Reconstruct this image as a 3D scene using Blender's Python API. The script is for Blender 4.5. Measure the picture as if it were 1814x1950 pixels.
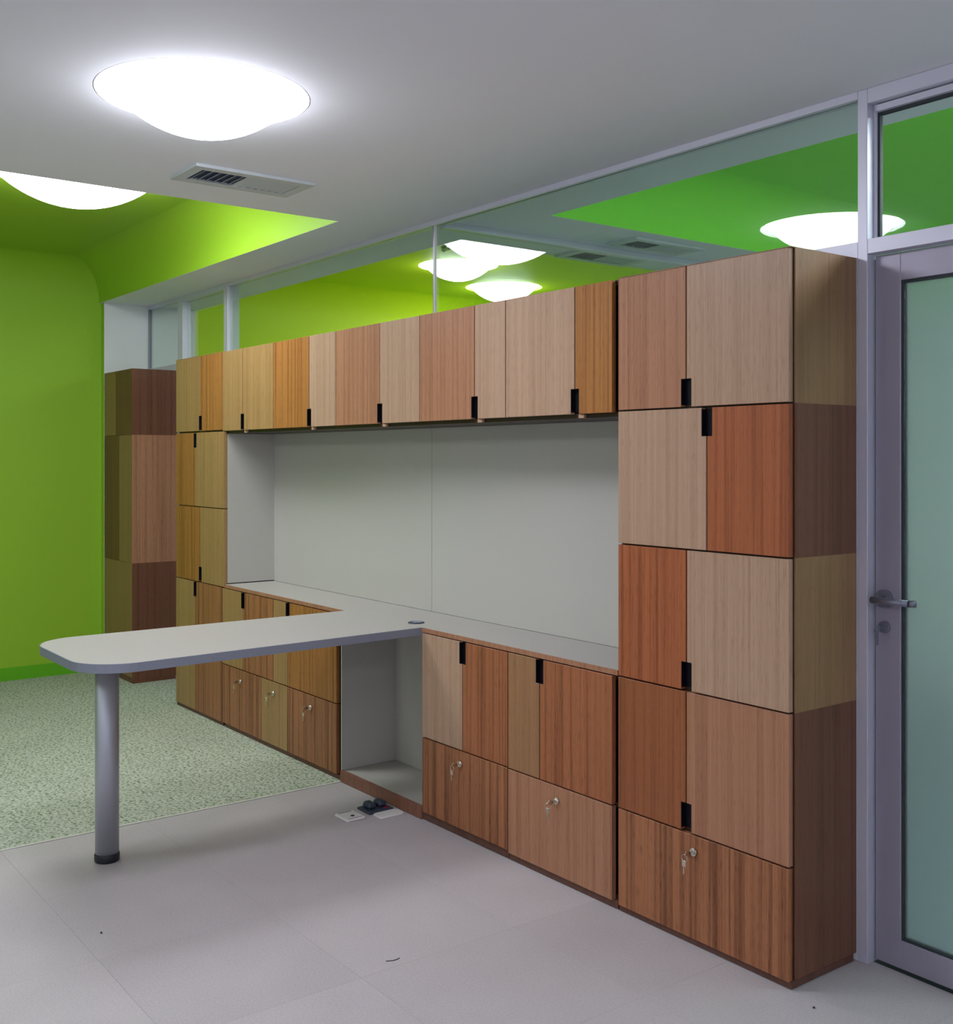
import bpy, bmesh, math, random
from mathutils import Vector, Matrix

random.seed(7)
for o in list(bpy.data.objects):
    bpy.data.objects.remove(o, do_unlink=True)
S = bpy.context.scene
COL = S.collection

# ------------------------------------------------------------------ camera
W_, H_ = 1814.0, 1950.0
F_PX = 2091.84
YAW = math.radians(37.029)          # angle of the view axis off the cabinet-run direction (-X)
cam_d = bpy.data.cameras.new('camera')
cam = bpy.data.objects.new('camera', cam_d)
COL.objects.link(cam)
cam.location = (0, 0, 1.43)
fw = Vector((-math.cos(YAW), math.sin(YAW), 0))
cam.rotation_euler = fw.to_track_quat('-Z', 'Y').to_euler()
cam_d.sensor_fit = 'VERTICAL'
cam_d.sensor_height = 24.0
cam_d.lens = F_PX / H_ * 24.0
cam_d.shift_y = -(975.0 - 873.0) / H_
cam_d.clip_start = 0.05
S.camera = cam

# ------------------------------------------------------------------ world / exposure
w = bpy.data.worlds.new('world')
S.world = w
w.use_nodes = True
w.node_tree.nodes['Background'].inputs[0].default_value = (0.8, 0.85, 1.0, 1)
w.node_tree.nodes['Background'].inputs[1].default_value = 0.02
S.view_settings.view_transform = 'Standard'
S.view_settings.look = 'None'
S.view_settings.exposure = 0.0
S.view_settings.gamma = 1.0
S.view_settings.use_curve_mapping = False
LAMP = 21.0                          # radiance of the lit lamp bowls
LAMP_COL = (0.90, 0.91, 1.0)

# ------------------------------------------------------------------ materials
def srgb(r, g, b):
    f = lambda c: (c / 255 / 12.92) if c / 255 <= 0.04045 else ((c / 255 + 0.055) / 1.055) ** 2.4
    return (f(r), f(g), f(b), 1)

def new_mat(name):
    m = bpy.data.materials.new(name)
    m.use_nodes = True
    nt = m.node_tree
    return m, nt, nt.nodes['Principled BSDF']

def N(nt, typ, **kw):
    n = nt.nodes.new(typ)
    for k, v in kw.items():
        setattr(n, k, v)
    return n

def plain(name, col, rough=0.6, metal=0.0, bump=0.0, bscale=300, var=0.0, vscale=3, spec=0.5):
    m, nt, p = new_mat(name)
    p.inputs['Base Color'].default_value = col
    p.inputs['Roughness'].default_value = rough
    p.inputs['Metallic'].default_value = metal
    p.inputs['Specular IOR Level'].default_value = spec
    tc = N(nt, 'ShaderNodeTexCoord')
    if bump:
        nz = N(nt, 'ShaderNodeTexNoise')
        nz.inputs['Scale'].default_value = bscale
        nz.inputs['Detail'].default_value = 3
        b = N(nt, 'ShaderNodeBump')
        b.inputs['Strength'].default_value = bump
        b.inputs['Distance'].default_value = 0.002
        nt.links.new(tc.outputs['Object'], nz.inputs['Vector'])
        nt.links.new(nz.outputs['Fac'], b.inputs['Height'])
        nt.links.new(b.outputs['Normal'], p.inputs['Normal'])
    if var:
        nz = N(nt, 'ShaderNodeTexNoise')
        nz.inputs['Scale'].default_value = vscale
        nz.inputs['Detail'].default_value = 4
        mr = N(nt, 'ShaderNodeMapRange')
        mr.inputs['To Min'].default_value = 1 - var
        mr.inputs['To Max'].default_value = 1 + var
        mx = N(nt, 'ShaderNodeMix', data_type='RGBA', blend_type='MULTIPLY')
        mx.inputs['Factor'].default_value = 1
        mx.inputs['A'].default_value = col
        nt.links.new(tc.outputs['Object'], nz.inputs['Vector'])
        nt.links.new(nz.outputs['Fac'], mr.inputs['Value'])
        nt.links.new(mr.outputs['Result'], mx.inputs['B'])
        nt.links.new(mx.outputs['Result'], p.inputs['Base Color'])
    return m

def wood(name, light, dark, streak=0.5, rough=0.42):
    """vertical-grain veneer: broad streaks, fine lines and short dark pores along Z"""
    m, nt, p = new_mat(name)
    L = nt.links.new
    tc = N(nt, 'ShaderNodeTexCoord')
    oi = N(nt, 'ShaderNodeObjectInfo')
    mul = N(nt, 'ShaderNodeVectorMath', operation='SCALE')
    mul.inputs['Scale'].default_value = 37.0
    cmb = N(nt, 'ShaderNodeCombineXYZ')
    for i in range(3):
        L(oi.outputs['Random'], cmb.inputs[i])
    L(cmb.outputs[0], mul.inputs[0])
    add = N(nt, 'ShaderNodeVectorMath', operation='ADD')
    L(tc.outputs['Object'], add.inputs[0])
    L(mul.outputs[0], add.inputs[1])

    def noise(sx, sz, detail, dist=0.0):
        mp = N(nt, 'ShaderNodeMapping')
        mp.inputs['Scale'].default_value = (sx, sx, sz)
        nz = N(nt, 'ShaderNodeTexNoise')
        nz.inputs['Scale'].default_value = 1
        nz.inputs['Detail'].default_value = detail
        nz.inputs['Distortion'].default_value = dist
        L(add.outputs[0], mp.inputs['Vector'])
        L(mp.outputs[0], nz.inputs['Vector'])
        return nz.outputs['Fac']
    n1 = noise(60, 0.5, 3, 0.2)
    n2 = noise(190, 1.5, 2)
    n3 = noise(420, 22, 1)
    r1 = N(nt, 'ShaderNodeMapRange', interpolation_type='SMOOTHSTEP')
    r1.inputs['From Min'].default_value = 0.42
    r1.inputs['From Max'].default_value = 0.68
    r1.inputs['To Max'].default_value = streak
    L(n1, r1.inputs['Value'])
    r2 = N(nt, 'ShaderNodeMapRange')
    r2.inputs['From Min'].default_value = 0.35
    r2.inputs['From Max'].default_value = 0.75
    r2.inputs['To Max'].default_value = 0.35
    L(n2, r2.inputs['Value'])
    r3 = N(nt, 'ShaderNodeMapRange')
    r3.inputs['From Min'].default_value = 0.58
    r3.inputs['From Max'].default_value = 0.72
    r3.inputs['To Max'].default_value = 0.45
    L(n3, r3.inputs['Value'])
    s1 = N(nt, 'ShaderNodeMath', operation='ADD')
    L(r1.outputs[0], s1.inputs[0])
    L(r2.outputs[0], s1.inputs[1])
    s2 = N(nt, 'ShaderNodeMath', operation='ADD', use_clamp=True)
    L(s1.outputs[0], s2.inputs[0])
    L(r3.outputs[0], s2.inputs[1])
    mx = N(nt, 'ShaderNodeMix', data_type='RGBA')
    mx.inputs['A'].default_value = light
    mx.inputs['B'].default_value = dark
    L(s2.outputs[0], mx.inputs['Factor'])
    L(mx.outputs['Result'], p.inputs['Base Color'])
    p.inputs['Roughness'].default_value = rough
    p.inputs['Specular IOR Level'].default_value = 0.35
    b = N(nt, 'ShaderNodeBump')
    b.inputs['Strength'].default_value = 0.12
    b.inputs['Distance'].default_value = 0.0005
    L(n2, b.inputs['Height'])
    L(b.outputs['Normal'], p.inputs['Normal'])
    return m

def clear_glass(name):
    m, nt, p = new_mat(name)
    L = nt.links.new
    nt.nodes.remove(p)
    out = nt.nodes['Material Output']
    tr = N(nt, 'ShaderNodeBsdfTransparent')
    tr.inputs['Color'].default_value = (0.93, 0.97, 0.95, 1)
    gl = N(nt, 'ShaderNodeBsdfGlossy')
    gl.inputs['Roughness'].default_value = 0.0
    fr = N(nt, 'ShaderNodeFresnel')
    fr.inputs['IOR'].default_value = 1.5
    ge = N(nt, 'ShaderNodeNewGeometry')
    inv = N(nt, 'ShaderNodeMath', operation='SUBTRACT')
    inv.inputs[0].default_value = 1.0
    L(ge.outputs['Backfacing'], inv.inputs[1])
    mu = N(nt, 'ShaderNodeMath', operation='MULTIPLY')
    L(fr.outputs[0], mu.inputs[0])
    L(inv.outputs[0], mu.inputs[1])
    m2 = N(nt, 'ShaderNodeMath', operation='MULTIPLY', use_clamp=True)
    m2.inputs[1].default_value = 1.9
    L(mu.outputs[0], m2.inputs[0])
    mx = N(nt, 'ShaderNodeMixShader')
    L(m2.outputs[0], mx.inputs[0])
    L(tr.outputs[0], mx.inputs[1])
    L(gl.outputs[0], mx.inputs[2])
    L(mx.outputs[0], out.inputs['Surface'])
    return m

def frosted_glass(name):
    m, nt, p = new_mat(name)
    p.inputs['Base Color'].default_value = (0.62, 0.76, 0.74, 1)
    p.inputs['Transmission Weight'].default_value = 0.75
    p.inputs['Roughness'].default_value = 0.55
    p.inputs['IOR'].default_value = 1.15
    return m

def carpet_mat(name):
    m, nt, p = new_mat(name)
    L = nt.links.new
    tc = N(nt, 'ShaderNodeTexCoord')
    vo = N(nt, 'ShaderNodeTexNoise')
    vo.inputs['Scale'].default_value = 80
    vo.inputs['Detail'].default_value = 3
    vo.inputs['Roughness'].default_value = 0.65
    L(tc.outputs['Object'], vo.inputs['Vector'])
    cr = N(nt, 'ShaderNodeValToRGB')
    e = cr.color_ramp.elements
    e[0].position, e[0].color = 0.385, srgb(108, 120, 94)
    e[1].position, e[1].color = 0.62, srgb(194, 198, 186)
    c = e.new(0.45); c.color = srgb(164, 172, 152)
    L(vo.outputs['Fac'], cr.inputs[0])
    big = N(nt, 'ShaderNodeTexNoise')
    big.inputs['Scale'].default_value = 3.0
    L(tc.outputs['Object'], big.inputs['Vector'])
    mr = N(nt, 'ShaderNodeMapRange')
    mr.inputs['To Min'].default_value = 0.9
    mr.inputs['To Max'].default_value = 1.1
    L(big.outputs['Fac'], mr.inputs['Value'])
    mx = N(nt, 'ShaderNodeMix', data_type='RGBA', blend_type='MULTIPLY')
    mx.inputs['Factor'].default_value = 1
    L(cr.outputs['Color'], mx.inputs['A'])
    L(mr.outputs[0], mx.inputs['B'])
    L(mx.outputs['Result'], p.inputs['Base Color'])
    p.inputs['Roughness'].default_value = 0.95
    p.inputs['Specular IOR Level'].default_value = 0.1
    b = N(nt, 'ShaderNodeBump')
    b.inputs['Strength'].default_value = 0.5
    b.inputs['Distance'].default_value = 0.006
    L(vo.outputs['Fac'], b.inputs['Height'])
    L(b.outputs['Normal'], p.inputs['Normal'])
    return m

def tile_mat(name):
    m, nt, p = new_mat(name)
    L = nt.links.new
    tc = N(nt, 'ShaderNodeTexCoord')
    ge = N(nt, 'ShaderNodeNewGeometry')
    oi = N(nt, 'ShaderNodeObjectInfo')
    n1 = N(nt, 'ShaderNodeTexNoise')
    n1.inputs['Scale'].default_value = 2.2
    n1.inputs['Detail'].default_value = 5
    L(ge.outputs['Position'], n1.inputs['Vector'])
    n2 = N(nt, 'ShaderNodeTexNoise')
    n2.inputs['Scale'].default_value = 160
    n2.inputs['Detail'].default_value = 2
    L(ge.outputs['Position'], n2.inputs['Vector'])
    cr = N(nt, 'ShaderNodeValToRGB')
    e = cr.color_ramp.elements
    e[0].position, e[0].color = 0.33, srgb(172, 165, 168)
    e[1].position, e[1].color = 0.7, srgb(192, 186, 188)
    mixf = N(nt, 'ShaderNodeMath', operation='MULTIPLY_ADD')
    mixf.inputs[1].default_value = 0.55
    L(n2.outputs['Fac'], mixf.inputs[0])
    sc = N(nt, 'ShaderNodeMath', operation='MULTIPLY')
    sc.inputs[1].default_value = 0.45
    L(n1.outputs['Fac'], sc.inputs[0])
    L(sc.outputs[0], mixf.inputs[2])
    L(mixf.outputs[0], cr.inputs[0])
    mr = N(nt, 'ShaderNodeMapRange')
    mr.inputs['To Min'].default_value = 0.965
    mr.inputs['To Max'].default_value = 1.03
    L(oi.outputs['Random'], mr.inputs['Value'])
    mx = N(nt, 'ShaderNodeMix', data_type='RGBA', blend_type='MULTIPLY')
    mx.inputs['Factor'].default_value = 1
    L(cr.outputs['Color'], mx.inputs['A'])
    L(mr.outputs[0], mx.inputs['B'])
    L(mx.outputs['Result'], p.inputs['Base Color'])
    p.inputs['Roughness'].default_value = 0.55
    p.inputs['Specular IOR Level'].default_value = 0.3
    return m

def emit(name, col, strength):
    m, nt, p = new_mat(name)
    p.inputs['Base Color'].default_value = (0.8, 0.8, 0.8, 1)
    p.inputs['Emission Color'].default_value = (*col, 1)
    p.inputs['Emission Strength'].default_value = strength
    p.inputs['Roughness'].default_value = 0.5
    return m

M = {}
M['ceiling'] = plain('ceiling_paint', srgb(236, 238, 244), 0.8, bump=0.05, bscale=120)
M['white'] = plain('white_wall_paint', srgb(226, 228, 232), 0.75, bump=0.05, bscale=150)
M['green'] = plain('green_wall_paint', srgb(148, 192, 40), 0.6, bump=0.05, bscale=150)
M['green_next'] = plain('yellow_green_tone', srgb(206, 234, 14), 0.6, bump=0.05, bscale=150)  # separate green for the next room
M['green_right'] = plain('fresh_green_tone', srgb(138, 242, 46), 0.6, bump=0.05, bscale=150)  # separate, brighter green for the room on the right
M['green_base'] = plain('green_skirting_paint', srgb(96, 176, 16), 0.5)
M['lime_ring'] = plain('lime_ring_paint', srgb(120, 146, 16), 0.6)
M['white_ring'] = plain('white_ring_paint', srgb(235, 235, 238), 0.5)
M['laminate'] = plain('white_laminate', srgb(175, 171, 166), 0.45, bump=0.03, bscale=400, spec=0.35)
M['panel'] = plain('back_panel_laminate', srgb(188, 186, 180), 0.5, spec=0.3, bump=0.03, bscale=400)
M['edge_grey'] = plain('blue_grey_edging', srgb(130, 136, 150), 0.5)
M['alu'] = plain('anodised_aluminium', srgb(212, 212, 228), 0.42, metal=0.3, bump=0.03, bscale=200)
M['door_alu'] = plain('door_aluminium', srgb(160, 156, 172), 0.42, metal=0.35, bump=0.03, bscale=200)
M['steel'] = plain('satin_steel', srgb(182, 186, 196), 0.5, metal=0.7, bump=0.02, bscale=90)
M['chrome'] = plain('chrome', srgb(220, 216, 205), 0.15, metal=1.0)
M['dark_metal'] = plain('dark_handle_metal', srgb(128, 130, 146), 0.35, metal=0.5)
M['black'] = plain('black_plastic', srgb(24, 26, 36), 0.4)
M['notch_dark'] = plain('notch_black', srgb(12, 14, 24), 0.5, spec=0.2)  # lining colour that blackens the finger notches
M['charcoal'] = plain('charcoal_plastic', srgb(52, 60, 78), 0.45)
M['rubber'] = plain('dark_gasket', srgb(40, 52, 56), 0.6)
M['plate'] = plain('white_plastic', srgb(225, 220, 220), 0.4)
M['vent_white'] = plain('vent_enamel', srgb(196, 204, 206), 0.5)
M['vent_dark'] = plain('vent_duct', srgb(52, 60, 92), 0.7)
M['glass'] = clear_glass('clear_glass')
M['frost'] = frosted_glass('frosted_glass')
M['carpet'] = carpet_mat('flecked_green_carpet')
M['tile'] = tile_mat('beige_vinyl_tile')
M['slab'] = plain('floor_screed', srgb(120, 112, 110), 0.9)
M['dark_floor'] = plain('darkened_floor_beyond', srgb(74, 96, 100), 0.9)  # unseen floor darkened to dim the lower part of the frosted pane
M['trim_strip'] = plain('carpet_edge_strip', srgb(214, 214, 204), 0.4)
M['bowl'] = emit('lit_opal_bowl', LAMP_COL, LAMP)
M['L'] = wood('veneer_light', srgb(184, 152, 128), srgb(150, 116, 92), 0.3)
M['Y'] = wood('veneer_light_yellowed', srgb(170, 135, 90), srgb(130, 94, 54), 0.35)  # pale veneer yellowed for green light bounced onto the left doors
M['O'] = wood('veneer_orange', srgb(174, 118, 64), srgb(114, 64, 28), 0.5)
M['P'] = wood('veneer_rose', srgb(176, 127, 98), srgb(134, 86, 62), 0.4)
M['B'] = wood('veneer_brown', srgb(170, 112, 76), srgb(98, 56, 34), 0.6)
M['R'] = wood('veneer_red', srgb(172, 100, 64), srgb(122, 62, 36), 0.45)
M['D'] = wood('veneer_dark', srgb(118, 77, 58), srgb(84, 50, 37), 0.45)
M['T'] = wood('veneer_olive', srgb(152, 118, 82), srgb(118, 86, 56), 0.3)
M['K'] = wood('veneer_red_brown', srgb(170, 106, 70), srgb(108, 60, 36), 0.55)
M['U'] = wood('veneer_umber', srgb(156, 94, 58), srgb(112, 62, 36), 0.4)
M['S'] = wood('veneer_sand', srgb(164, 122, 86), srgb(126, 90, 60), 0.35)
M['carcass'] = wood('darkened_carcass_board', srgb(58, 40, 33), srgb(44, 30, 26), 0.4)  # board tone darkened so the door gaps read as shade
M['plinth'] = wood('shaded_plinth_board', srgb(104, 70, 58), srgb(80, 50, 40), 0.4)  # darker copy, shade under the cabinets put into the colour
M['plinth_lit'] = wood('lit_plinth_board', srgb(142, 96, 78), srgb(108, 70, 54), 0.4)  # plinth board without the shade darkening

# ------------------------------------------------------------------ mesh helpers
def box(bm, x0, x1, y0, y1, z0, z1, bev=0.0):
    vs = [bm.verts.new((x, y, z)) for z in (z0, z1) for y in (y0, y1) for x in (x0, x1)]
    fs = []
    for idx in ((0, 2, 3, 1), (4, 5, 7, 6), (0, 1, 5, 4), (2, 6, 7, 3), (0, 4, 6, 2), (1, 3, 7, 5)):
        fs.append(bm.faces.new([vs[i] for i in idx]))
    if bev:
        es = list({e for f in fs for e in f.edges})
        bmesh.ops.bevel(bm, geom=es, offset=bev, segments=1, affect='EDGES', profile=0.5)
    return bm

def bx(*a, bev=0.0):
    return box(bmesh.new(), *a, bev=bev)

def prism(pts, axis, a0, a1, bev=0.0):
    """extrude a 2-D outline: axis 'y' takes (x,z) points, axis 'z' takes (x,y) points"""
    bm = bmesh.new()
    mk = (lambda p, a: (p[0], a, p[1])) if axis == 'y' else (lambda p, a: (p[0], p[1], a))
    n = len(pts)
    lo = [bm.verts.new(mk(p, a0)) for p in pts]
    hi = [bm.verts.new(mk(p, a1)) for p in pts]
    bm.faces.new(lo)
    bm.faces.new(hi[::-1])
    for i in range(n):
        j = (i + 1) % n
        bm.faces.new((lo[i], hi[i], hi[j], lo[j]))
    bmesh.ops.recalc_face_normals(bm, faces=bm.faces)
    if bev:
        bmesh.ops.bevel(bm, geom=list(bm.edges), offset=bev, segments=1, affect='EDGES', profile=0.5)
    return bm

def tube(bm, p0, p1, r, n=16, caps=True):
    p0, p1 = Vector(p0), Vector(p1)
    d = (p1 - p0).normalized()
    a = d.orthogonal().normalized()
    b = d.cross(a)
    A, B = [], []
    for i in range(n):
        t = 2 * math.pi * i / n
        o = (a * math.cos(t) + b * math.sin(t)) * r
        A.append(bm.verts.new(p0 + o))
        B.append(bm.verts.new(p1 + o))
    for i in range(n):
        j = (i + 1) % n
        f = bm.faces.new((A[i], A[j], B[j], B[i]))
        f.smooth = True
    if caps:
        bm.faces.new(A[::-1])
        bm.faces.new(B)
    return bm

def lathe(profile, cx, cy, n=48, smooth=True):
    bm = bmesh.new()
    rings = []
    for r, z in profile:
        if r < 1e-6:
            rings.append([bm.verts.new((cx, cy, z))])
        else:
            rings.append([bm.verts.new((cx + r * math.cos(2 * math.pi * i / n), cy + r * math.sin(2 * math.pi * i / n), z)) for i in range(n)])
    for A, B in zip(rings, rings[1:]):
        for i in range(n):
            j = (i + 1) % n
            q = [A[i % len(A)], A[j % len(A)], B[j % len(B)], B[i % len(B)]]
            u = []
            for v in q:
                if v not in u:
                    u.append(v)
            if len(u) >= 3:
                f = bm.faces.new(u)
                f.smooth = smooth
    bmesh.ops.recalc_face_normals(bm, faces=bm.faces)
    return bm

def circle(cx, cy, r, n=64):
    return [(cx + r * math.cos(2 * math.pi * i / n), cy + r * math.sin(2 * math.pi * i / n)) for i in range(n)]

def rect(x0, x1, y0, y1):
    return [(x0, y0), (x1, y0), (x1, y1), (x0, y1)]

def holed_plate(loops, z0, z1):
    """flat plate with holes, z0..z1"""
    bm = bmesh.new()
    edges = []
    allv = []
    for lp in loops:
        vs = [bm.verts.new((x, y, z0)) for x, y in lp]
        allv.append(vs)
        for i in range(len(vs)):
            edges.append(bm.edges.new((vs[i], vs[(i + 1) % len(vs)])))
    r = bmesh.ops.triangle_fill(bm, edges=edges, use_beauty=True, use_dissolve=False)
    faces = [g for g in r['geom'] if isinstance(g, bmesh.types.BMFace)]
    ex = bmesh.ops.extrude_face_region(bm, geom=faces, use_keep_orig=True)
    bmesh.ops.translate(bm, vec=(0, 0, z1 - z0), verts=[g for g in ex['geom'] if isinstance(g, bmesh.types.BMVert)])
    bmesh.ops.recalc_face_normals(bm, faces=bm.faces)
    return bm

def obj(name, bm, mats, parent=None):
    me = bpy.data.meshes.new(name)
    off = Vector((0, 0, 0))
    if parent is not None:
        q = parent
        while q is not None:
            off += q.location
            q = q.parent
    if off.length:
        bmesh.ops.translate(bm, vec=-off, verts=bm.verts)
    bm.to_mesh(me)
    bm.free()
    for m in (mats if isinstance(mats, (list, tuple)) else [mats]):
        me.materials.append(m)
    o = bpy.data.objects.new(name, me)
    COL.objects.link(o)
    if parent is not None:
        o.parent = parent
    return o

def rebase(o, loc):
    """give a single-mesh thing an origin at its base"""
    o.data.transform(Matrix.Translation(-Vector(loc)))
    o.location = loc
    return o

def tag(o, label, cat, group=None):
    o['label'] = label
    o['category'] = cat
    if group:
        o['group'] = group
    return o

def thing(name, label, cat, loc, group=None):
    o = bpy.data.objects.new(name, None)
    o.empty_display_size = 0.1
    COL.objects.link(o)
    o.location = loc
    return tag(o, label, cat, group)

def struct(name, bm, mats, parent=None, label=None):
    o = obj(name, bm, mats, parent)
    if parent is None:
        o['kind'] = 'structure'
    if label:
        o['label'] = label
    return o

def struct_root(name, loc):
    o = bpy.data.objects.new(name, None)
    o.empty_display_size = 0.1
    COL.objects.link(o)
    o.location = loc
    o['kind'] = 'structure'
    return o

def copy_tree(o, parent=None):
    c = o.copy()
    COL.objects.link(c)
    if parent is not None:
        c.parent = parent
    for ch in list(o.children):
        copy_tree(ch, c)
    return c

# ------------------------------------------------------------------ room dimensions
CZ = 2.475            # white ceiling underside
RZ = 2.74             # raised green ceilings
XL = -7.45            # end wall
XR = 2.2
YB = -3.2             # wall behind the camera
YP = 2.75             # partition front
YN = 6.4              # far wall of the rooms beyond
YF = 2.447            # door fronts
YC = 2.467            # carcass fronts
YK = 2.745            # carcass backs
CX0 = -4.233          # carpet edge and edge of the raised ceiling

OUR = (XL, CX0, -2.4, 2.43)
NEXT = (XL, -4.28, 3.10, 6.1)
RIGHT = (-3.58, 1.2, 3.10, 6.1)
LAMPS_WHITE = [(-3.0, 1.28, 0.30), (-2.7, -1.5, 0.30), (-0.6, -1.5, 0.30), (1.2, -1.5, 0.30), (1.2, 0.5, 0.30)]  # first is in view, the others are added out of frame as fill
LAMPS_OUR = [(-5.04, 1.55, 0.45), (-4.9, -1.9, 0.30)]  # second one is an added lamp out of frame
LAMPS_NEXT = [(-6.04, 4.40, 0.27), (-6.60, 5.24, 0.294)]
LAMPS_RIGHT = [(-1.0, 3.80, 0.43), (-0.1, 3.80, 0.43), (0.74, 4.9, 0.20)]  # all added out of view to brighten the right room

# ------------------------------------------------------------------ ceiling
loops = [rect(XL - 0.1, XR + 0.1, YB - 0.1, YN + 0.1)]
for c in (OUR, NEXT, RIGHT):
    loops.append(rect(c[0] - 0.001, c[1] + 0.001, c[2] - 0.001, c[3] + 0.001))
for x, y, r in LAMPS_WHITE:
    loops.append(circle(x, y, r + 0.004))
ceiling = struct('ceiling', holed_plate(loops, CZ, CZ + 0.02), M['ceiling'])

def coffer(c, lamps, mat, label):
    """raised ceiling with coved (rounded) sides"""
    x0, x1, y0, y1 = c
    if x0 < XL + 0.01:
        x0 = XL + 0.001
    r = 0.24
    bm = holed_plate([rect(x0 + r, x1 - r, y0 + r, y1 - r)] + [circle(x, y, q + 0.004) for x, y, q in lamps], RZ, RZ + 0.02)
    rings = [(0.0, CZ + 0.0005)] + [(r * (1 - math.cos(math.radians(a))), RZ - r + r * math.sin(math.radians(a))) for a in range(0, 91, 9)]
    prev = None
    for ins, z in rings:
        cur = [bm.verts.new((x, y, z)) for x, y in rect(x0 + ins, x1 - ins, y0 + ins, y1 - ins)]
        if prev:
            for k in range(4):
                f = bm.faces.new((prev[k], cur[k], cur[(k + 1) % 4], prev[(k + 1) % 4]))
                f.smooth = True
        prev = cur
    # keep the four mitred corners crisp
    bm.edges.ensure_lookup_table()
    for e in bm.edges:
        a, b = e.verts
        if len(e.link_faces) == 2 and all(f.smooth for f in e.link_faces) and abs(a.co.z - b.co.z) > 1e-5:
            e.smooth = False
    return struct('raised_ceiling', bm, mat, ceiling, label)

coffer(OUR, LAMPS_OUR, M['green'], 'raised green ceiling over the carpet')
coffer(NEXT, LAMPS_NEXT, M['green_next'], 'raised yellow-green ceiling behind the glass')
coffer(RIGHT, LAMPS_RIGHT, M['green_right'], 'raised fresh green ceiling behind the right glass')
light_block = struct('light_block_slab', bx(XL - 0.1, XR + 0.1, YB - 0.1, YN + 0.1, 3.0, 3.1), M['ceiling'], ceiling)  # unseen slab added to block light above the ceilings

# ------------------------------------------------------------------ walls
bm = bmesh.new()
box(bm, XL - 0.1, XL, YB, 2.5, 0, RZ + 0.02)
box(bm, XL - 0.1, XL, 3.05, YN, 0, RZ + 0.02)
nf = len(bm.faces)
wl = struct('wall_left', bm, [M['green'], M['green_next']])
for i, p in enumerate(wl.data.polygons):
    p.material_index = 0 if i < 6 else 1
col = struct('column', bx(XL - 0.1, -7.395, 2.447, 3.09, 0, CZ - 0.0005), [M['white'], M['green']], wl, 'white square column at the end of the partition')
for pl in col.data.polygons:
    if pl.normal.y < -0.5:
        pl.material_index = 1
struct('baseboard_left', bx(XL, XL + 0.012, YB, 2.445, 0, 0.085, bev=0.002), M['green_base'])
struct('wall_back', bx(XL, XR, YB - 0.1, YB, 0, CZ), M['white'])
struct('wall_right', bx(XR, XR + 0.1, YB, YN, 0, CZ), M['white'])
struct('wall_front', bx(-0.9, XR, YP, YP + 0.1, 0, CZ), M['white'])
struct('wall_far', bx(XL, XR, YN, YN + 0.1, 0, CZ), M['white'])

# ------------------------------------------------------------------ floor
floor = struct('floor', bx(XL - 0.1, XR + 0.1, YB - 0.1, YN + 0.1, -0.08, -0.004), M['slab'])
struct('carpet', bx(XL, CX0 - 0.012, YB, YP, -0.004, 0.002), M['carpet'], floor, 'flecked pale green carpet')
struct('edge_strip', bx(CX0 - 0.012, CX0 - 0.002, YB, YP, -0.004, 0.0035, bev=0.001), M['trim_strip'], floor, 'thin pale strip along the carpet edge')
struct('floor_beyond', bx(XL, XR, YP + 0.09, YN, -0.004, 0.0), M['dark_floor'], floor)
struct('threshold', bx(XL, XR, YP + 0.001, YP + 0.031, -0.004, -0.0003), M['tile'], floor)
struct('gap_shade_strip', bx(XL, XR, YP + 0.031, YP + 0.0895, -0.004, -0.0005), M['rubber'], floor, 'dark strip imitating the shaded gap under the glass door')  # dark strip laid in for the shade below the door leaf
P = 0.5425
ys = []
y = 2.11
while y > YB:
    ys.append((max(y - P, YB), y))
    y -= P
ys = [(2.11, 2.11 + P), (2.11 + P, YP)] + ys
xs = []
x = CX0
while x < XR:
    xs.append((x, min(x + P, XR)))
    x += P
tile_cache = {}
for (x0, x1) in xs:
    for (y0, y1) in ys:
        g = 0.0002
        k = (round(x1 - x0, 4), round(y1 - y0, 4))
        cxx, cyy = (x0 + x1) / 2, (y0 + y1) / 2
        if k not in tile_cache:
            hx, hy = (x1 - x0) / 2 - g, (y1 - y0) / 2 - g
            t = obj('floor_tile', bx(-hx, hx, -hy, hy, -0.004, 0.0, bev=0.0003), M['tile'])
            tile_cache[k] = t.data
        else:
            t = bpy.data.objects.new('floor_tile', tile_cache[k])
            COL.objects.link(t)
        t.parent = floor
        t.location = (cxx, cyy, 0)

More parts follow.
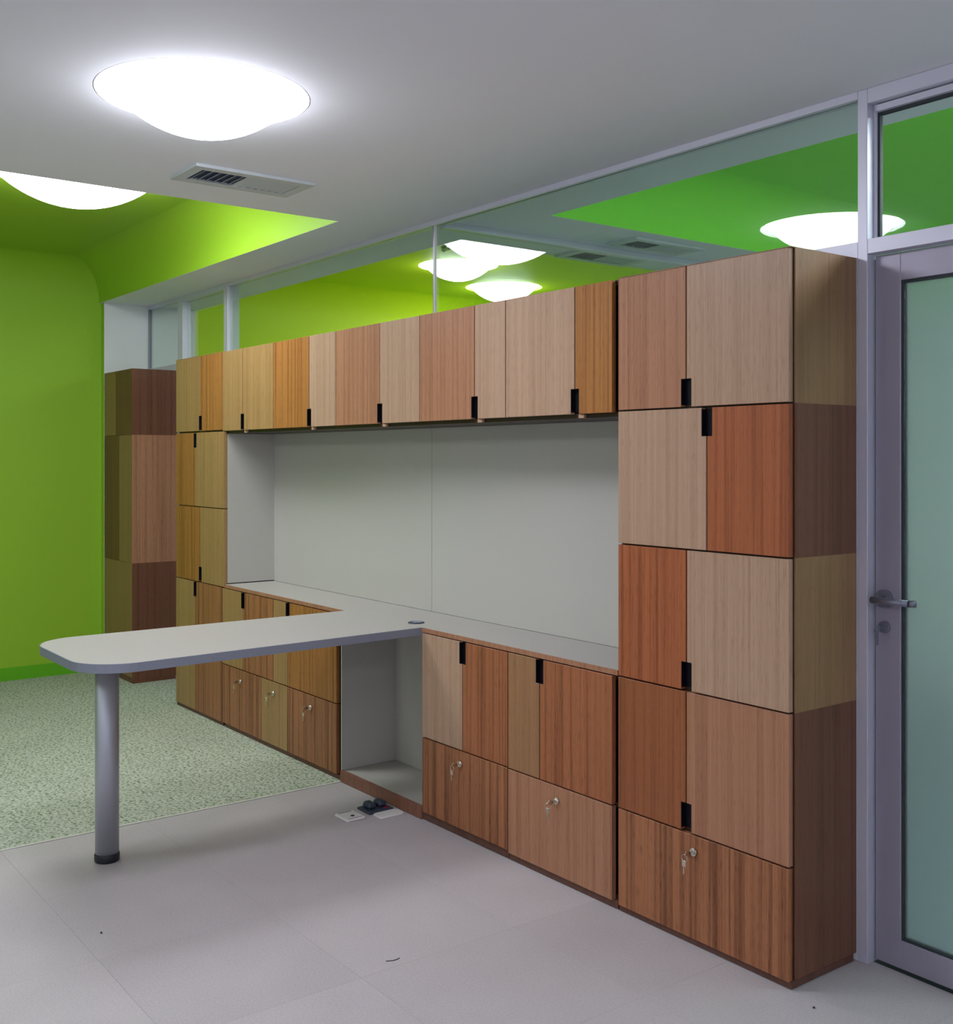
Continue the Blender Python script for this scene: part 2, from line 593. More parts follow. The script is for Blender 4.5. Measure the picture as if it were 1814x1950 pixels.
# ------------------------------------------------------------------ glass partition along the cabinets
G0 = YP + 0.016
def partition():
    A = M['alu']
    # glazing above the cabinets
    w1 = struct_root('window_1', (-4.0, YP, 2.0))
    obj('header', bx(-6.10, -1.8445, YP, YP + 0.045, CZ - 0.022, CZ - 0.0005), A, w1)
    obj('bottom_rail', bx(-6.10, -1.8445, YP, YP + 0.045, 2.001, 2.046), A, w1)
    obj('panel', bx(-6.10, -1.8445, YP, YP + 0.03, 0.0005, 1.9995), M['white'], w1)['label'] = 'unseen panel added behind the cabinets against light leaks'  # filler added to close the slit and stop light leaks
    obj('pane', bx(-6.10, -3.963, G0, G0 + 0.010, 2.046, CZ - 0.022), M['glass'], w1)
    obj('pane', bx(-3.957, -1.8445, G0, G0 + 0.010, 2.046, CZ - 0.022), M['glass'], w1)
    # right door frame with its fanlight
    w2 = struct_root('window_2', (-1.35, YP, 2.03))
    obj('post', bx(-1.8440, -1.813, YP, YP + 0.05, 0, CZ - 0.0005, bev=0.001), A, w2)
    obj('post', bx(-0.94, -0.901, YP, YP + 0.05, 0, CZ - 0.0005, bev=0.001), A, w2)
    obj('header', bx(-1.8125, -0.9405, YP, YP + 0.05, CZ - 0.042, CZ - 0.0005, bev=0.001), A, w2)
    obj('transom', bx(-1.8125, -0.9405, YP, YP + 0.05, 2.008, 2.05, bev=0.001), A, w2)
    bead = bmesh.new()
    box(bead, -1.8125, -1.803, YP + 0.03, YP + 0.052, 2.05, CZ - 0.042)
    box(bead, -0.950, -0.9405, YP + 0.03, YP + 0.052, 2.05, CZ - 0.042)
    box(bead, -1.803, -0.950, YP + 0.022, YP + 0.052, CZ - 0.064, CZ - 0.046)
    obj('glazing_bead', bead, A, w2)
    gk = bmesh.new()
    box(gk, -1.803, -0.950, YP + 0.036, YP + 0.050, CZ - 0.072, CZ - 0.064)
    box(gk, -1.803, -1.796, YP + 0.036, YP + 0.050, 2.05, CZ - 0.072)
    obj('gasket', gk, M['rubber'], w2)
    obj('pane', bx(-1.796, -0.950, YP + 0.038, YP + 0.046, 2.051, CZ - 0.072), M['glass'], w2)
    # frame and fanlight over the far door
    w3 = struct_root('window_3', (-6.5, YP, 2.03))
    obj('post', bx(-6.872, -6.790, YP, YP + 0.055, 0, CZ - 0.0005, bev=0.001), A, w3)
    obj('post', bx(-6.155, -6.1005, YP, YP + 0.075, 0, CZ - 0.0005, bev=0.001), A, w3)
    obj('header', bx(-6.7895, -6.1555, YP, YP + 0.05, CZ - 0.035, CZ - 0.0005), A, w3)
    obj('transom', bx(-6.7895, -6.1555, YP, YP + 0.05, 2.0, 2.04), A, w3)
    obj('pane', bx(-6.7895, -6.1555, YP + 0.03, YP + 0.038, 2.04, CZ - 0.035), M['glass'], w3)
    # glazing above the end cabinet
    w4 = struct_root('window_4', (-7.1, YP, 2.0))
    obj('header', bx(-7.391, -6.8725, YP, YP + 0.045, CZ - 0.022, CZ - 0.0005), A, w4)
    obj('bottom_rail', bx(-7.391, -6.8725, YP, YP + 0.045, 2.001, 2.046), A, w4)
    obj('edge_profile', bx(-7.3915, -7.388, YP, YP + 0.02, 2.046, CZ - 0.022), M['edge_grey'], w4)
    obj('pane', bx(-7.388, -6.8725, G0, G0 + 0.010, 2.046, CZ - 0.022), M['glass'], w4)
    # glass wall between the two rooms beyond
    w5 = struct_root('window_5', (-3.96, 4.5, 0))
    obj('header', bx(-3.985, -3.935, YP + 0.05, YN - 0.01, CZ - 0.03, CZ - 0.0005), A, w5)
    obj('pane', bx(-3.965, -3.955, YP + 0.03, YN - 0.01, 0.001, CZ - 0.03), M['glass'], w5)
    obj('joint_profile', bx(-3.9665, -3.9605, YP + 0.003, YP + 0.015, 2.046, CZ - 0.022), M['dark_metal'], w5)
    obj('joint_profile', bx(-3.9600, -3.9550, YP + 0.003, YP + 0.015, 2.046, CZ - 0.022), M['plate'], w5)['label'] = 'white strip painted as a highlight on the glass joint'  # pale strip stands in for the highlight on the pane edge
    clip = bmesh.new()
    tube(clip, (-3.966, 2.86, 2.375), (-4.03, 2.86, 2.375), 0.012, 14)
    tube(clip, (-4.03, 2.86, 2.375), (-4.035, 2.86, 2.375), 0.017, 14)
    obj('glass_clamp', clip, M['chrome'], w5)

    def leaf(name, x0, x1, hand):
        y0, y1 = YP + 0.032, YP + 0.068
        d = struct_root(name, ((x0 + x1) / 2, y0, 0.008))
        z0, z1 = 0.010, 2.004
        st = 0.078
        f = prism([(x0, z0), (x1, z0), (x1, z1), (x0, z1)], 'y', y0, y1)
        f.free()
        obj('stile', bx(x0, x0 + st, y0, y1, z0, z1, bev=0.0015), M['door_alu'], d)
        obj('stile', bx(x1 - st, x1, y0, y1, z0, z1, bev=0.0015), M['door_alu'], d)
        obj('top_rail', bx(x0 + st, x1 - st, y0, y1, z1 - st, z1, bev=0.0015), M['door_alu'], d)
        obj('bottom_rail', bx(x0 + st, x1 - st, y0, y1, z0, z0 + st, bev=0.0015), M['door_alu'], d)
        g = bmesh.new()
        a, b, c, e = x0 + st, x1 - st, z0 + st, z1 - st
        t = 0.007
        box(g, a, a + t, y0 + 0.006, y1 - 0.006, c, e)
        box(g, b - t, b, y0 + 0.006, y1 - 0.006, c, e)
        box(g, a + t, b - t, y0 + 0.006, y1 - 0.006, e - t, e)
        box(g, a + t, b - t, y0 + 0.006, y1 - 0.006, c, c + t)
        obj('gasket', g, M['rubber'], d)
        obj('pane', bx(a + t, b - t, y0 + 0.013, y1 - 0.013, c + t, e - t), M['frost'], d)['label'] = 'frosted glass pane'
        s = 1 if hand == 'l' else -1
        hx = (x0 + 0.03) if hand == 'l' else (x1 - 0.03)
        h = bmesh.new()
        tube(h, (hx, y0 - 0.010, 1.035), (hx, y0, 1.035), 0.026, 24)
        tube(h, (hx, y0 - 0.055, 1.035), (hx, y0 - 0.008, 1.035), 0.010, 16)
        tube(h, (hx - s * 0.009, y0 - 0.052, 1.035), (hx + s * 0.105, y0 - 0.052, 1.035), 0.0095, 16)
        tube(h, (hx + s * 0.105, y0 - 0.052, 1.035), (hx + s * 0.12, y0 - 0.040, 1.035), 0.0095, 16)
        obj('door_handle', h, M['dark_metal'], d)['label'] = 'grey lever handle'
        k = bmesh.new()
        tube(k, (hx, y0 - 0.008, 0.955), (hx, y0, 0.955), 0.017, 20)
        box(k, hx - 0.002, hx + 0.002, y0 - 0.030, y0 - 0.008, 0.950, 0.960)
        tube(k, (hx - 0.0015, y0 - 0.036, 0.953), (hx + 0.0015, y0 - 0.036, 0.953), 0.011, 14)
        box(k, hx - 0.002, hx + 0.002, y0 - 0.040, y0 - 0.034, 0.908, 0.945)
        obj('door_key', k, M['dark_metal'], d)
        return d
    leaf('door_1', -1.808, -0.945, 'l')
    leaf('door_2', -6.785, -6.160, 'r')
partition()

# ------------------------------------------------------------------ ceiling lamps
def ceiling_lamp(x, y, r, z, ring_mat, label):
    s = r / 0.30
    t = thing('ceiling_lamp', label, 'lamp', (x, y, z), 'round recessed ceiling lamps')
    h = 0.062 * s
    ring = lathe([(r, z), (r, z + h), (r + 0.003, z + h), (r + 0.003, z), (r, z)], x, y, 64)
    obj('recess_ring', ring, ring_mat, t)
    R = 0.34 * s
    zc = z - 0.115 * s + R
    ztop = z + 0.058 * s
    a1 = math.acos((zc - ztop) / R)
    prof = [(R * math.sin(a1 * i / 20), zc - R * math.cos(a1 * i / 20)) for i in range(21)]
    bowl = lathe(prof, x, y, 64)
    for f in bowl.faces:
        f.normal_flip() if f.normal.z > 0 else None
    obj('bowl', bowl, M['bowl'], t)
    obj('canopy', lathe([(0, z + h + 0.012), (r + 0.003, z + h + 0.012), (r + 0.003, z + h), (r - 0.01, z + h), (0, z + h)], x, y, 48), M['white_ring'], t)
    return t

ceiling_lamp(*LAMPS_WHITE[0], CZ, M['white_ring'], 'large lit round lamp in the white ceiling, in full view above the desk')
ceiling_lamp(*LAMPS_WHITE[1], CZ, M['white_ring'], 'unseen fill lamp added in the white ceiling, left of the camera')
for k, txt in ((2, 'nearest behind the camera'), (3, 'behind the camera by the right wall'), (4, 'right of the camera, facing the glass door')):
    ceiling_lamp(*LAMPS_WHITE[k], CZ, M['white_ring'], 'unseen fill lamp added in the ceiling, ' + txt)
ceiling_lamp(*LAMPS_OUR[0], RZ, M['lime_ring'], 'lit lamp in the raised green ceiling, half cut off by the white ceiling edge')
ceiling_lamp(*LAMPS_OUR[1], RZ, M['lime_ring'], 'unseen fill lamp added in the raised green ceiling to the left')
ceiling_lamp(*LAMPS_NEXT[0], RZ, M['white_ring'], 'lit lamp behind the glass joint, upper one in the yellow-green ceiling')
ceiling_lamp(*LAMPS_NEXT[1], RZ, M['lime_ring'], 'lit lamp with lime ring behind the glass, just above the cabinet tops')
for k, txt in enumerate(('wide left one', 'wide right one', 'small one')):
    ceiling_lamp(*LAMPS_RIGHT[k], RZ, M['white_ring'], 'unseen lamp added to brighten the right room, ' + txt)

# ------------------------------------------------------------------ air vents
def air_vent(x0, x1, y0, y1, label):
    t = thing('air_vent', label, 'vent', ((x0 + x1) / 2, (y0 + y1) / 2, CZ), 'rectangular ceiling vents')
    b = 0.042
    z0, z1 = CZ - 0.012, CZ - 0.0005
    f = bmesh.new()
    box(f, x0, x0 + b, y0, y1, z0, z1)
    box(f, x1 - b, x1, y0, y1, z0, z1)
    box(f, x0 + b, x1 - b, y0, y0 + b, z0, z1)
    box(f, x0 + b, x1 - b, y1 - b, y1, z0, z1)
    obj('frame', f, M['vent_white'], t)
    obj('duct', bx(x0 + b, x1 - b, y0 + b, y1 - b, z1 - 0.002, z1), M['vent_dark'], t)
    n = 13
    first = None
    span = (y1 - y0) - 2 * b
    for i in range(n):
        yc = y0 + b + span * (i + 0.5) / n
        tilt = 1 if i < n * 0.45 else -1
        bm = bmesh.new()
        box(bm, x0 + b, x1 - b, -0.0125, 0.0125, -0.0008, 0.0008)
        ang = tilt * math.radians(28)
        if tilt > 0:
            ang = math.radians(75)
        bmesh.ops.rotate(bm, cent=(0, 0, 0), matrix=Matrix.Rotation(ang, 3, 'X'), verts=bm.verts)
        if tilt > 0:
            for v in bm.verts:
                v.co.z *= 0.32
        else:
            for v in bm.verts:
                v.co.z *= 0.6
        bmesh.ops.translate(bm, vec=(0, yc, CZ - 0.0075), verts=bm.verts)
        obj('slat', bm, M['vent_white'], t)
    return t
air_vent(-3.93, -3.69, 1.545, 2.02, 'rectangular vent in the white ceiling below the large round lamp')
air_vent(-3.876, -3.668, 3.712, 4.19, 'dim vent behind the glass, right of the ceiling rail')
air_vent(-4.26, -4.03, 3.712, 4.185, 'dim vent behind the glass, left of the ceiling rail near the lamps')

# ------------------------------------------------------------------ cabinets
NW = 0.0175           # half width of a finger notch
NH = 0.083
GAP = 0.0026
def front(x0, x1, z0, z1, notch=None, g=GAP):
    """door front outline; notch = (side, end): 'l'/'r' and 't'/'b'"""
    a, b, c, d = x0 + g, x1 - g, z0 + g, z1 - g
    pts = [(a, c), (b, c), (b, d), (a, d)]
    if notch:
        s, e = notch
        if s == 'r' and e == 'b':
            pts = [(a, c), (b - NW, c), (b - NW, c + NH), (b, c + NH), (b, d), (a, d)]
        if s == 'l' and e == 'b':
            pts = [(a + NW, c), (b, c), (b, d), (a, d), (a, c + NH), (a + NW, c + NH)]
        if s == 'r' and e == 't':
            pts = [(a, c), (b, c), (b, d - NH), (b - NW, d - NH), (b - NW, d), (a, d)]
        if s == 'l' and e == 't':
            pts = [(a, c), (b, c), (b, d), (a + NW, d), (a + NW, d - NH), (a, d - NH)]
    return prism(pts, 'y', YF, YC - 0.001, bev=0.0009)

def door(root, x0, x1, z0, z1, tone, notch=None, label=None, g=GAP):
    o = obj('door', front(x0, x1, z0, z1, notch, g), M[tone], root)
    if label:
        o['label'] = label
    return o

def pair(root, x0, xs, x1, z0, z1, ta, tb, end):
    d = door(root, x0, xs, z0, z1, ta, ('r', end))
    door(root, xs, x1, z0, z1, tb, ('l', end))
    e = GAP + NW
    xa, xb = xs - e, xs + e
    za, zb = (z0 + GAP + 0.006, z0 + GAP + NH) if end == 'b' else (z1 - GAP - NH, z1 - GAP - 0.004)
    q = 0.0012
    fp = bmesh.new()  # black lining added so the whole notch reads dark
    box(fp, xa, xa + q, YF + 0.001, YC - 0.0005, za, zb)
    box(fp, xb - q, xb, YF + 0.001, YC - 0.0005, za, zb)
    box(fp, xa, xb, YC - 0.0014, YC - 0.0004, za, zb)
    if end == 'b':
        box(fp, xa, xb, YF + 0.001, YC - 0.0005, zb - q, zb)
    else:
        box(fp, xa, xb, YF + 0.001, YC - 0.0005, za, za + q)
    obj('notch_liner', fp, M['notch_dark'], d)['label'] = 'black liner added to darken the finger notch'

def lock_on(d, x, z, turn=0.0, swing=0.5):
    l = bmesh.new()
    tube(l, (x, YF - 0.008, z), (x, YF, z), 0.0115, 20)
    tube(l, (x, YF - 0.011, z), (x, YF - 0.007, z), 0.0075, 16)
    obj('lock', l, M['chrome'], d)
    k = bmesh.new()
    box(k, x - 0.0012, x + 0.0012, YF - 0.024, YF - 0.010, z - 0.004, z + 0.004)
    # bow of the key, then a second key hanging on the ring
    bow = bmesh.new()
    tube(bow, (x - 0.0012, YF - 0.031, z - 0.001), (x + 0.0012, YF - 0.031, z - 0.001), 0.010, 14)
    me = bpy.data.meshes.new('tmp')
    bow.to_mesh(me); bow.free()
    k.from_mesh(me)
    bpy.data.meshes.remove(me)
    n = 14
    for i in range(n):
        a0, a1 = 2 * math.pi * i / n, 2 * math.pi * (i + 1) / n
        rr = 0.010
        c0 = Vector((x - 0.006, YF - 0.036, z - 0.012))
        ex = Vector((math.cos(swing), math.sin(swing) * 0.3, 0)).normalized()
        p0 = c0 + ex * rr * math.cos(a0) + Vector((0, 0, rr * math.sin(a0)))
        p1 = c0 + ex * rr * math.cos(a1) + Vector((0, 0, rr * math.sin(a1)))
        tube(k, p0, p1, 0.001, 6, False)
    box(k, x - 0.016, x - 0.002, YF - 0.037, YF - 0.035, z - 0.038, z - 0.020, bev=0.0008)
    box(k, x - 0.011, x - 0.007, YF - 0.037, YF - 0.035, z - 0.060, z - 0.038)
    obj('key', k, M['chrome'], d)

def drawer(root, x0, x1, z0, z1, tone, lx, lz, swing=0.5):
    d = obj('drawer', front(x0, x1, z0, z1), M[tone], root)
    lock_on(d, lx, lz, swing=swing)
    return d

T = 0.016
def carcass(root, x0, x1, z0, z1, shelves, uprights=()):
    bm = bmesh.new()
    box(bm, x0, x0 + T, YC, YK, z0, z1)
    box(bm, x1 - T, x1, YC, YK, z0, z1)
    box(bm, x0 + T, x1 - T, YC, YK, z0, z0 + T)
    box(bm, x0 + T, x1 - T, YC, YK, z1 - T, z1)
    box(bm, x0 + T, x1 - T, YK - 0.006, YK, z0 + T, z1 - T)
    for z in shelves:
        box(bm, x0 + T, x1 - T, YC, YK - 0.006, z - T / 2, z + T / 2)
    for (xx, za, zb) in uprights:
        box(bm, xx - T / 2, xx + T / 2, YC + 0.003, YK - 0.006, za, zb)
    return obj('carcass', bm, M['carcass'], root)

def plinth(root, x0, x1, h=0.022, tone='plinth', y=None):
    return obj('plinth', bx(x0 + 0.002, x1 - 0.002, (y or YC - 0.014), YK - 0.01, 0.0022, h, bev=0.001), M[tone], root)

R1, R2, R3, R4 = 1.58, 1.161, 0.743, 0.327
# right tower
x0, x1 = -2.503, -1.845
t = thing('storage_tower', 'tall patchwork wood cabinet beside the frosted glass door, with a locked bottom drawer', 'cabinet', ((x0 + x1) / 2, 2.6, 0))
carcass(t, x0, x1 - 0.004, 0.024, 1.9985, (R1, R2, R3, R4))
obj('top_panel', bx(x0, x1, YF + 0.002, YK, 1.9985, 2.0005), M['T'], t)
for za, zb, tone in ((R1, 1.9985, 'T'), (R2, R1, 'D'), (R3, R2, 'T'), (0.024, R3, 'D')):
    obj('side_panel', bx(x1 - 0.004, x1, YC, YK, za, zb), M[tone], t)
plinth(t, x0, x1, 0.022)
XD = -1.849
pair(t, x0, -2.217, XD, R1, 2.0, 'P', 'L', 'b')
pair(t, x0, -2.138, XD, R2, R1, 'L', 'R', 't')
pair(t, x0, -2.216, XD, R3, R2, 'R', 'L', 'b')
pair(t, x0, -2.217, XD, R4, R3, 'U', 'P', 'b')
drawer(t, x0, XD, 0.018, R4, 'B', -2.184, 0.278)

# left tower
x0, x1 = -6.138, -5.472
t = thing('storage_tower', 'tall wood cabinet left of the white niche, with eight yellow-tinted and orange doors', 'cabinet', ((x0 + x1) / 2, 2.6, 0))
carcass(t, x0, x1 - 0.003, 0.024, 1.9985, (R1, R2, R3))
obj('lining', bx(x1 - 0.003, x1, YC, YK, 0.765, 1.562), M['panel'], t)['label'] = 'white side lining'
obj('top_panel', bx(x0, x1, YF + 0.002, YK, 1.9985, 2.0005), M['Y'], t)
plinth(t, x0, -5.498, 0.024)
pair(t, x0, -5.788, -5.494, R1, 2.0, 'Y', 'O', 'b')
pair(t, x0, -5.862, x1, R2, R1 - 0.004, 'O', 'Y', 't')
pair(t, x0, -5.790, x1, R3, R2, 'O', 'Y', 'b')
pair(t, x0, -5.862, -5.498, 0.02, R3, 'Y', 'B', 't')

# end cabinet by the green wall
x0, x1 = -7.390, -6.862
t = thing('storage_tower', 'tall wood cabinet against the white column and green wall, past the far door', 'cabinet', ((x0 + x1) / 2, 2.6, 0))
carcass(t, x0, x1 - 0.004, 0.024, 1.9985, (R1, R2, R3))
obj('top_panel', bx(x0, x1, YF + 0.002, YK, 1.9985, 2.0005), M['D'], t)
for za, zb, tone in ((R1, 1.9985, 'D'), (0.765, R1, 'P'), (0.024, 0.765, 'D')):
    obj('side_panel', bx(x1 - 0.004, x1, YF + 0.001, YK, za, zb), M[tone], t)
plinth(t, x0, x1, 0.040, 'D')
for xa, xb, za, zb, tone in ((x0, -7.168, R1, 2.0, 'T'), (-7.168, x1, R1, 2.0, 'D'), (x0, -7.10, 0.765, R1, 'D'), (-7.10, x1, 0.765, R1, 'T'), (x0, x1, 0.04, 0.765, 'T')):
    door(t, xa, xb - (0.005 if xb == x1 else 0), za, zb, tone, g=0.0006)

# overhead cabinets
OH = [(-5.492, -5.249, -4.898, 'Y', 'Y', 'pale yellow-tinted overhead cabinet next to the left tower, both doors alike'),
      (-4.898, -4.533, -4.285, 'O', 'L', 'overhead cabinet with a wide boldly striped orange door left of a narrow pale one'),
      (-4.285, -3.918, -3.621, 'P', 'L', 'middle overhead cabinet of the five, rosy brown door left of a pale door'),
      (-3.621, -3.257, -3.072, 'P', 'L', 'overhead cabinet with wide brown door left of a narrow pale door, above the knee hole'),
      (-3.072, -2.705, -2.527, 'L', 'O', 'overhead cabinet touching the right tower, wide pale door left of a narrow orange door')]
for i, (xa, xm, xb, ta, tb, lab) in enumerate(OH):
    t = thing('overhead_cabinet', lab, 'cabinet', ((xa + xb) / 2, 2.6, 1.563), 'overhead cabinets above the white niche')
    cb = xb if i < 4 else -2.505
    ca = xa if i else -5.470
    carcass(t, ca, cb, 1.563, 1.9985, ())
    pair(t, xa, xm, xb, 1.574, 2.0, ta, tb, 'b')
    obj('notch_light_patch', bx(xm + 0.010, xm + 0.036, YF + 0.008, YC - 0.001, 1.5632, 1.5752), M['L'], t)  # pale block imitates light falling through the notch

# base cabinets
ZT = 0.741
x0, x1 = -5.494, -4.276
t = thing('base_cabinet', 'wide low wood cabinet left of the knee hole, four doors above three locked drawers', 'cabinet', ((x0 + x1) / 2, 2.6, 0))
carcass(t, -5.468, -4.243, 0.024, 0.7425, (0.337,), ((-4.898, 0.345, 0.7265), (-5.03, 0.04, 0.329), (-4.749, 0.04, 0.329)))
plinth(t, -5.468, -4.243, 0.022)
pair(t, x0, -5.243, -4.898, 0.337, ZT, 'Y', 'B', 't')
pair(t, -4.898, -4.747, x1, 0.337, ZT, 'Y', 'O', 't')
drawer(t, x0, -5.03, 0.022, 0.337, 'B', -5.262, 0.279, 0.2)
drawer(t, -5.03, -4.749, 0.022, 0.337, 'Y', -4.890, 0.281, 0.6)
drawer(t, -4.749, x1, 0.022, 0.337, 'B', -4.512, 0.280, 1.0)

x0, x1 = -3.603, -3.060
t = thing('base_cabinet', 'low cabinet right of the knee hole, brown drawer under a pale and a brown door', 'cabinet', ((x0 + x1) / 2, 2.6, 0))
carcass(t, x0 + 0.004, x1, 0.024, 0.7425, (0.328,))
plinth(t, x0 + 0.004, x1, 0.030)
pair(t, x0, -3.332, x1, 0.328, ZT, 'L', 'K', 't')
drawer(t, x0, x1, 0.030, 0.328, 'B', -3.342, 0.279, 0.3)

x0, x1 = -3.060, -2.527
t = thing('base_cabinet', 'low cabinet touching the right tower, plain rosy drawer under one narrow and one wide door', 'cabinet', ((x0 + x1) / 2, 2.6, 0))
carcass(t, x0, -2.5055, 0.024, 0.7425, (0.326,))
plinth(t, x0, -2.5055, 0.026)
pair(t, x0, -2.885, x1, 0.326, ZT, 'S', 'K', 't')
drawer(t, x0, x1, 0.022, 0.326, 'P', -2.792, 0.276, 1.2)

# knee hole between the base cabinets
t = thing('knee_hole', 'open white-lined knee hole under the worktop beside the desk', 'cabinet', (-3.92, 2.6, 0))
obj('left_lining', bx(-4.242, -4.236, YC - 0.018, YK - 0.01, 0.051, 0.742), M['panel'], t)
obj('right_lining', bx(-3.609, -3.6035, YC, YK - 0.01, 0.051, 0.742), M['panel'], t)
obj('back_lining', bx(-4.242, -3.6035, YK - 0.01, YK - 0.002, 0.0025, 0.742), M['panel'], t)
obj('floor_panel', bx(-4.242, -3.6035, YC - 0.004, YK - 0.0105, 0.033, 0.050), M['laminate'], t)
obj('plinth', bx(-4.242, -3.6035, YC - 0.022, YC - 0.0045, 0.0025, 0.049), M['plinth_lit'], t)

# white back panels of the niche
rebase(tag(obj('back_panel', bx(-5.471, -3.957, YK - 0.006, YK + 0.001, 0.761, 1.5625), M['panel']),
    'left white back panel of the niche, above the desk', 'panel', 'white back panels of the niche'), (-4.71, YK, 0.761))
rebase(tag(obj('back_panel', bx(-3.954, -2.504, YK - 0.006, YK + 0.001, 0.761, 1.5625), M['panel']),
    'right white back panel of the niche, right of the thin seam', 'panel', 'white back panels of the niche'), (-3.23, YK, 0.761))

# worktop over the base cabinets
t = thing('worktop', 'long white worktop over the low cabinets inside the niche', 'worktop', (-3.99, 2.6, 0.743))
obj('top', prism([(-5.470, YK - 0.007), (-5.470, YF + 0.006), (-4.213, YF + 0.006), (-4.213, YF), (-3.606, YF), (-3.606, YF + 0.006), (-2.505, YF + 0.006), (-2.505, YK - 0.007)], 'z', 0.743, 0.760), M['laminate'], t)
for xa, xb in ((-5.470, -4.2135), (-3.6055, -2.505)):
    obj('edge_band', bx(xa, xb, YF + 0.001, YF + 0.0058, 0.743, 0.7595), M['P'], t)['label'] = 'brown wooden front edge'

g = obj('cable_grommet', lathe([(0, 0.7600), (0.034, 0.7600), (0.034, 0.7625), (0.031, 0.7640), (0, 0.7640)], -3.722, 2.50, 32), M['charcoal'], t)
capm = prism([(-3.722 + 0.026 * math.cos(a), 2.50 + 0.026 * math.sin(a)) for a in [math.radians(-70 + 240 * i / 16) for i in range(17)]], 'z', 0.7640, 0.7655)
obj('grommet_cap', capm, M['edge_grey'], g)

# desk
def rounded(x0, x1, y0, y1, r, n=10):
    pts = [(x1 - 0.056, y1), (x0, y1)]
    for i in range(n + 1):
        a = math.pi + math.pi / 2 * i / n
        pts.append((x0 + r + r * math.cos(a), y0 + r + r * math.sin(a)))
    for i in range(n + 1):
        a = 1.5 * math.pi + math.pi / 2 * i / n
        pts.append((x1 - r + r * math.cos(a), y0 + r + r * math.sin(a)))
    return pts
t = thing('desk', 'white desk standing out from the worktop on one round grey metal leg', 'desk', (-3.9, 1.75, 0))
DX0, DX1, DY0 = -4.21, -3.548, 1.115
obj('tabletop', prism(rounded(DX0 + 0.003, DX1 - 0.003, DY0 + 0.003, YF - 0.0005, 0.167), 'z', 0.731, 0.7605, bev=0.0008), M['laminate'], t)
outer = rounded(DX0, DX1, DY0, YF - 0.0005, 0.17)
inner = rounded(DX0 + 0.0028, DX1 - 0.0028, DY0 + 0.0028, YF - 0.0005, 0.1672)
bm = bmesh.new()
O0 = [bm.verts.new((x, y, 0.730)) for x, y in outer[1:] + outer[:1]]
O1 = [bm.verts.new((x, y, 0.7600)) for x, y in outer[1:] + outer[:1]]
I0 = [bm.verts.new((x, y, 0.730)) for x, y in inner[1:] + inner[:1]]
I1 = [bm.verts.new((x, y, 0.7600)) for x, y in inner[1:] + inner[:1]]
for i in range(len(O0) - 1):
    for a, b in ((O0, O1), (O1, I1), (I1, I0), (I0, O0)):
        bm.faces.new((a[i], a[i + 1], b[i + 1], b[i]))
bmesh.ops.recalc_face_normals(bm, faces=bm.faces)
obj('edge_band', bm, M['edge_grey'], t)['label'] = 'blue-grey plastic edge'
LX, LY = -3.912, 1.305
lg = obj('leg', tube(bmesh.new(), (LX, LY, 0.028), (LX, LY, 0.7295), 0.041, 40), M['steel'], t)
obj('foot', lathe([(0, 0), (0.041, 0), (0.0435, 0.006), (0.0435, 0.026), (0.041, 0.030), (0, 0.030)], LX, LY, 40), M['black'], lg)['label'] = 'black plastic foot'
obj('leg_plate', lathe([(0, 0.724), (0.055, 0.724), (0.055, 0.7298), (0, 0.7298)], LX, LY, 32), M['steel'], lg)
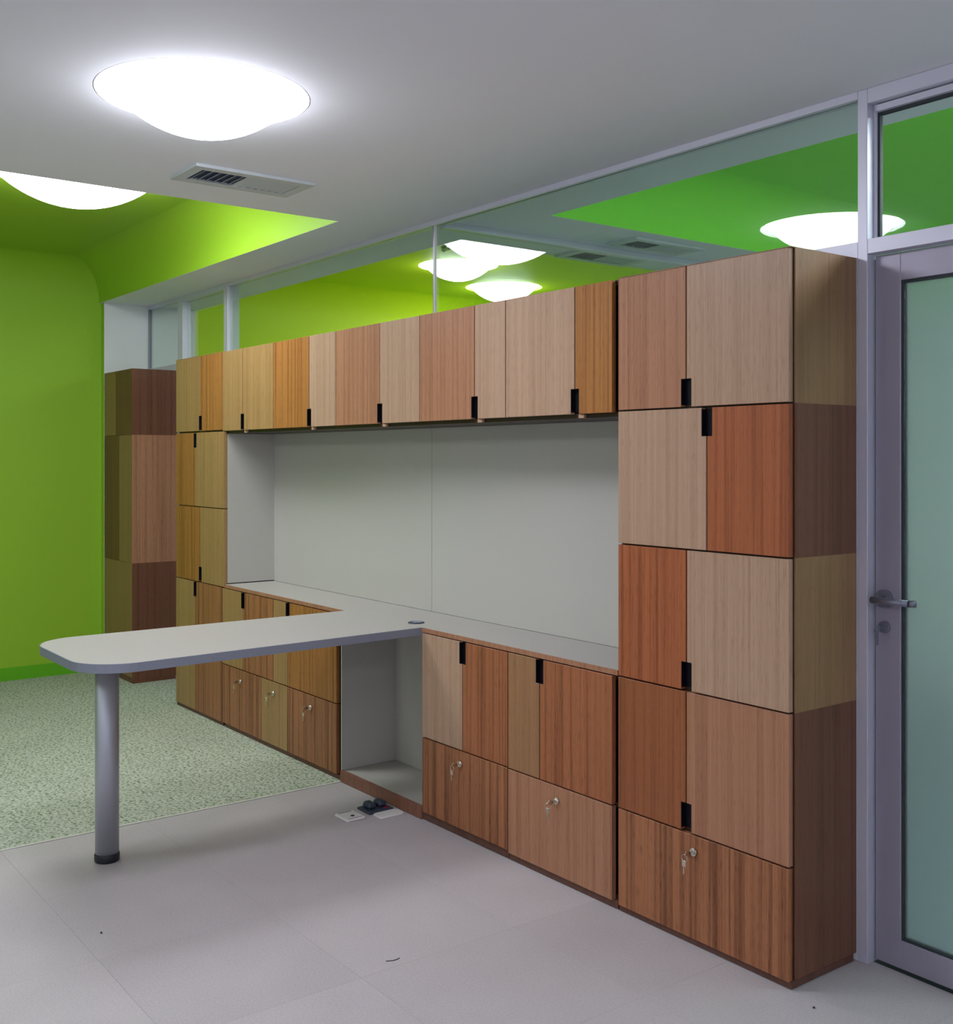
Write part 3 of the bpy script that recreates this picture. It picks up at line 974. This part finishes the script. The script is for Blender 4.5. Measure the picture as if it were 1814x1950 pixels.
# ------------------------------------------------------------------ floor sockets
t = thing('floor_outlet', 'small white outlet plate with one dark hole on the floor by the knee hole', 'outlet', (-3.797, 2.232, 0))
obj('plate', bx(-3.848, -3.746, 2.192, 2.274, 0.0, 0.009, bev=0.002), M['plate'], t)
obj('socket_hole', lathe([(0, 0.0091), (0.008, 0.0091), (0.008, 0.0105), (0, 0.0105)], -3.785, 2.238, 20), M['black'], t)
for xa, xb in ((-3.842, -3.836), (-3.760, -3.756)):
    obj('groove', bx(xa, xb, 2.203, 2.263, 0.0088, 0.0100), M['edge_grey'], t)
t = thing('power_socket', 'dark grey double power socket on the floor against the plinth', 'socket', (-3.82, 2.37, 0))
obj('base_plate', bx(-3.868, -3.772, 2.308, 2.424, 0.0, 0.010, bev=0.002), M['charcoal'], t)
for yy in (2.343, 2.392):
    pl = bmesh.new()
    box(pl, -3.856, -3.800, yy - 0.019, yy + 0.019, 0.010, 0.034, bev=0.008)
    obj('plug', pl, M['charcoal'], t)
obj('switch', bx(-3.793, -3.784, 2.385, 2.405, 0.010, 0.013), plain('red_switch', srgb(150, 30, 60), 0.4), t)
def rounded_rect(x0, x1, y0, y1, r, n=5):
    out = []
    for cx, cy, a0 in ((x0 + r, y0 + r, math.pi), (x1 - r, y0 + r, 1.5 * math.pi), (x1 - r, y1 - r, 0), (x0 + r, y1 - r, 0.5 * math.pi)):
        for i in range(n + 1):
            a = a0 + math.pi / 2 * i / n
            out.append((cx + r * math.cos(a), cy + r * math.sin(a)))
    return out
rebase(tag(obj('socket_cover', prism(rounded_rect(-3.770, -3.700, 2.318, 2.434, 0.018), 'z', 0.0, 0.006, bev=0.0015), M['plate']),
    'flat white cover with rounded corners lying beside the dark floor socket', 'cover'), (-3.735, 2.376, 0))

# ------------------------------------------------------------------ bits on the floor
bm = bmesh.new()
pts = [Vector((-2.648 + 0.010 * math.sin(i * 0.35), 1.675 + 0.006 * i, 0.0012)) for i in range(8)]
for a, b in zip(pts, pts[1:]):
    tube(bm, a, b, 0.0012, 6)
rebase(tag(obj('scuff', bm, M['charcoal']), 'short curved dark thread lying on the beige floor', 'scuff'), (-2.648, 1.675, 0))  # thin tube standing in for a dark scuff mark
for (x, y, lab) in ((-1.752, 2.42, 'tiny dark crumb on the floor by the right tower corner'), (-3.32, 1.09, 'tiny dark crumb on the beige floor in front of the desk leg')):
    bm = bmesh.new()
    bmesh.ops.create_icosphere(bm, subdivisions=1, radius=0.004, matrix=Matrix.Translation((x, y, 0.0028)) @ Matrix.Diagonal((1, 0.8, 0.7, 1)))
    rebase(tag(obj('crumb', bm, M['black']), lab, 'crumb'), (x, y, 0))
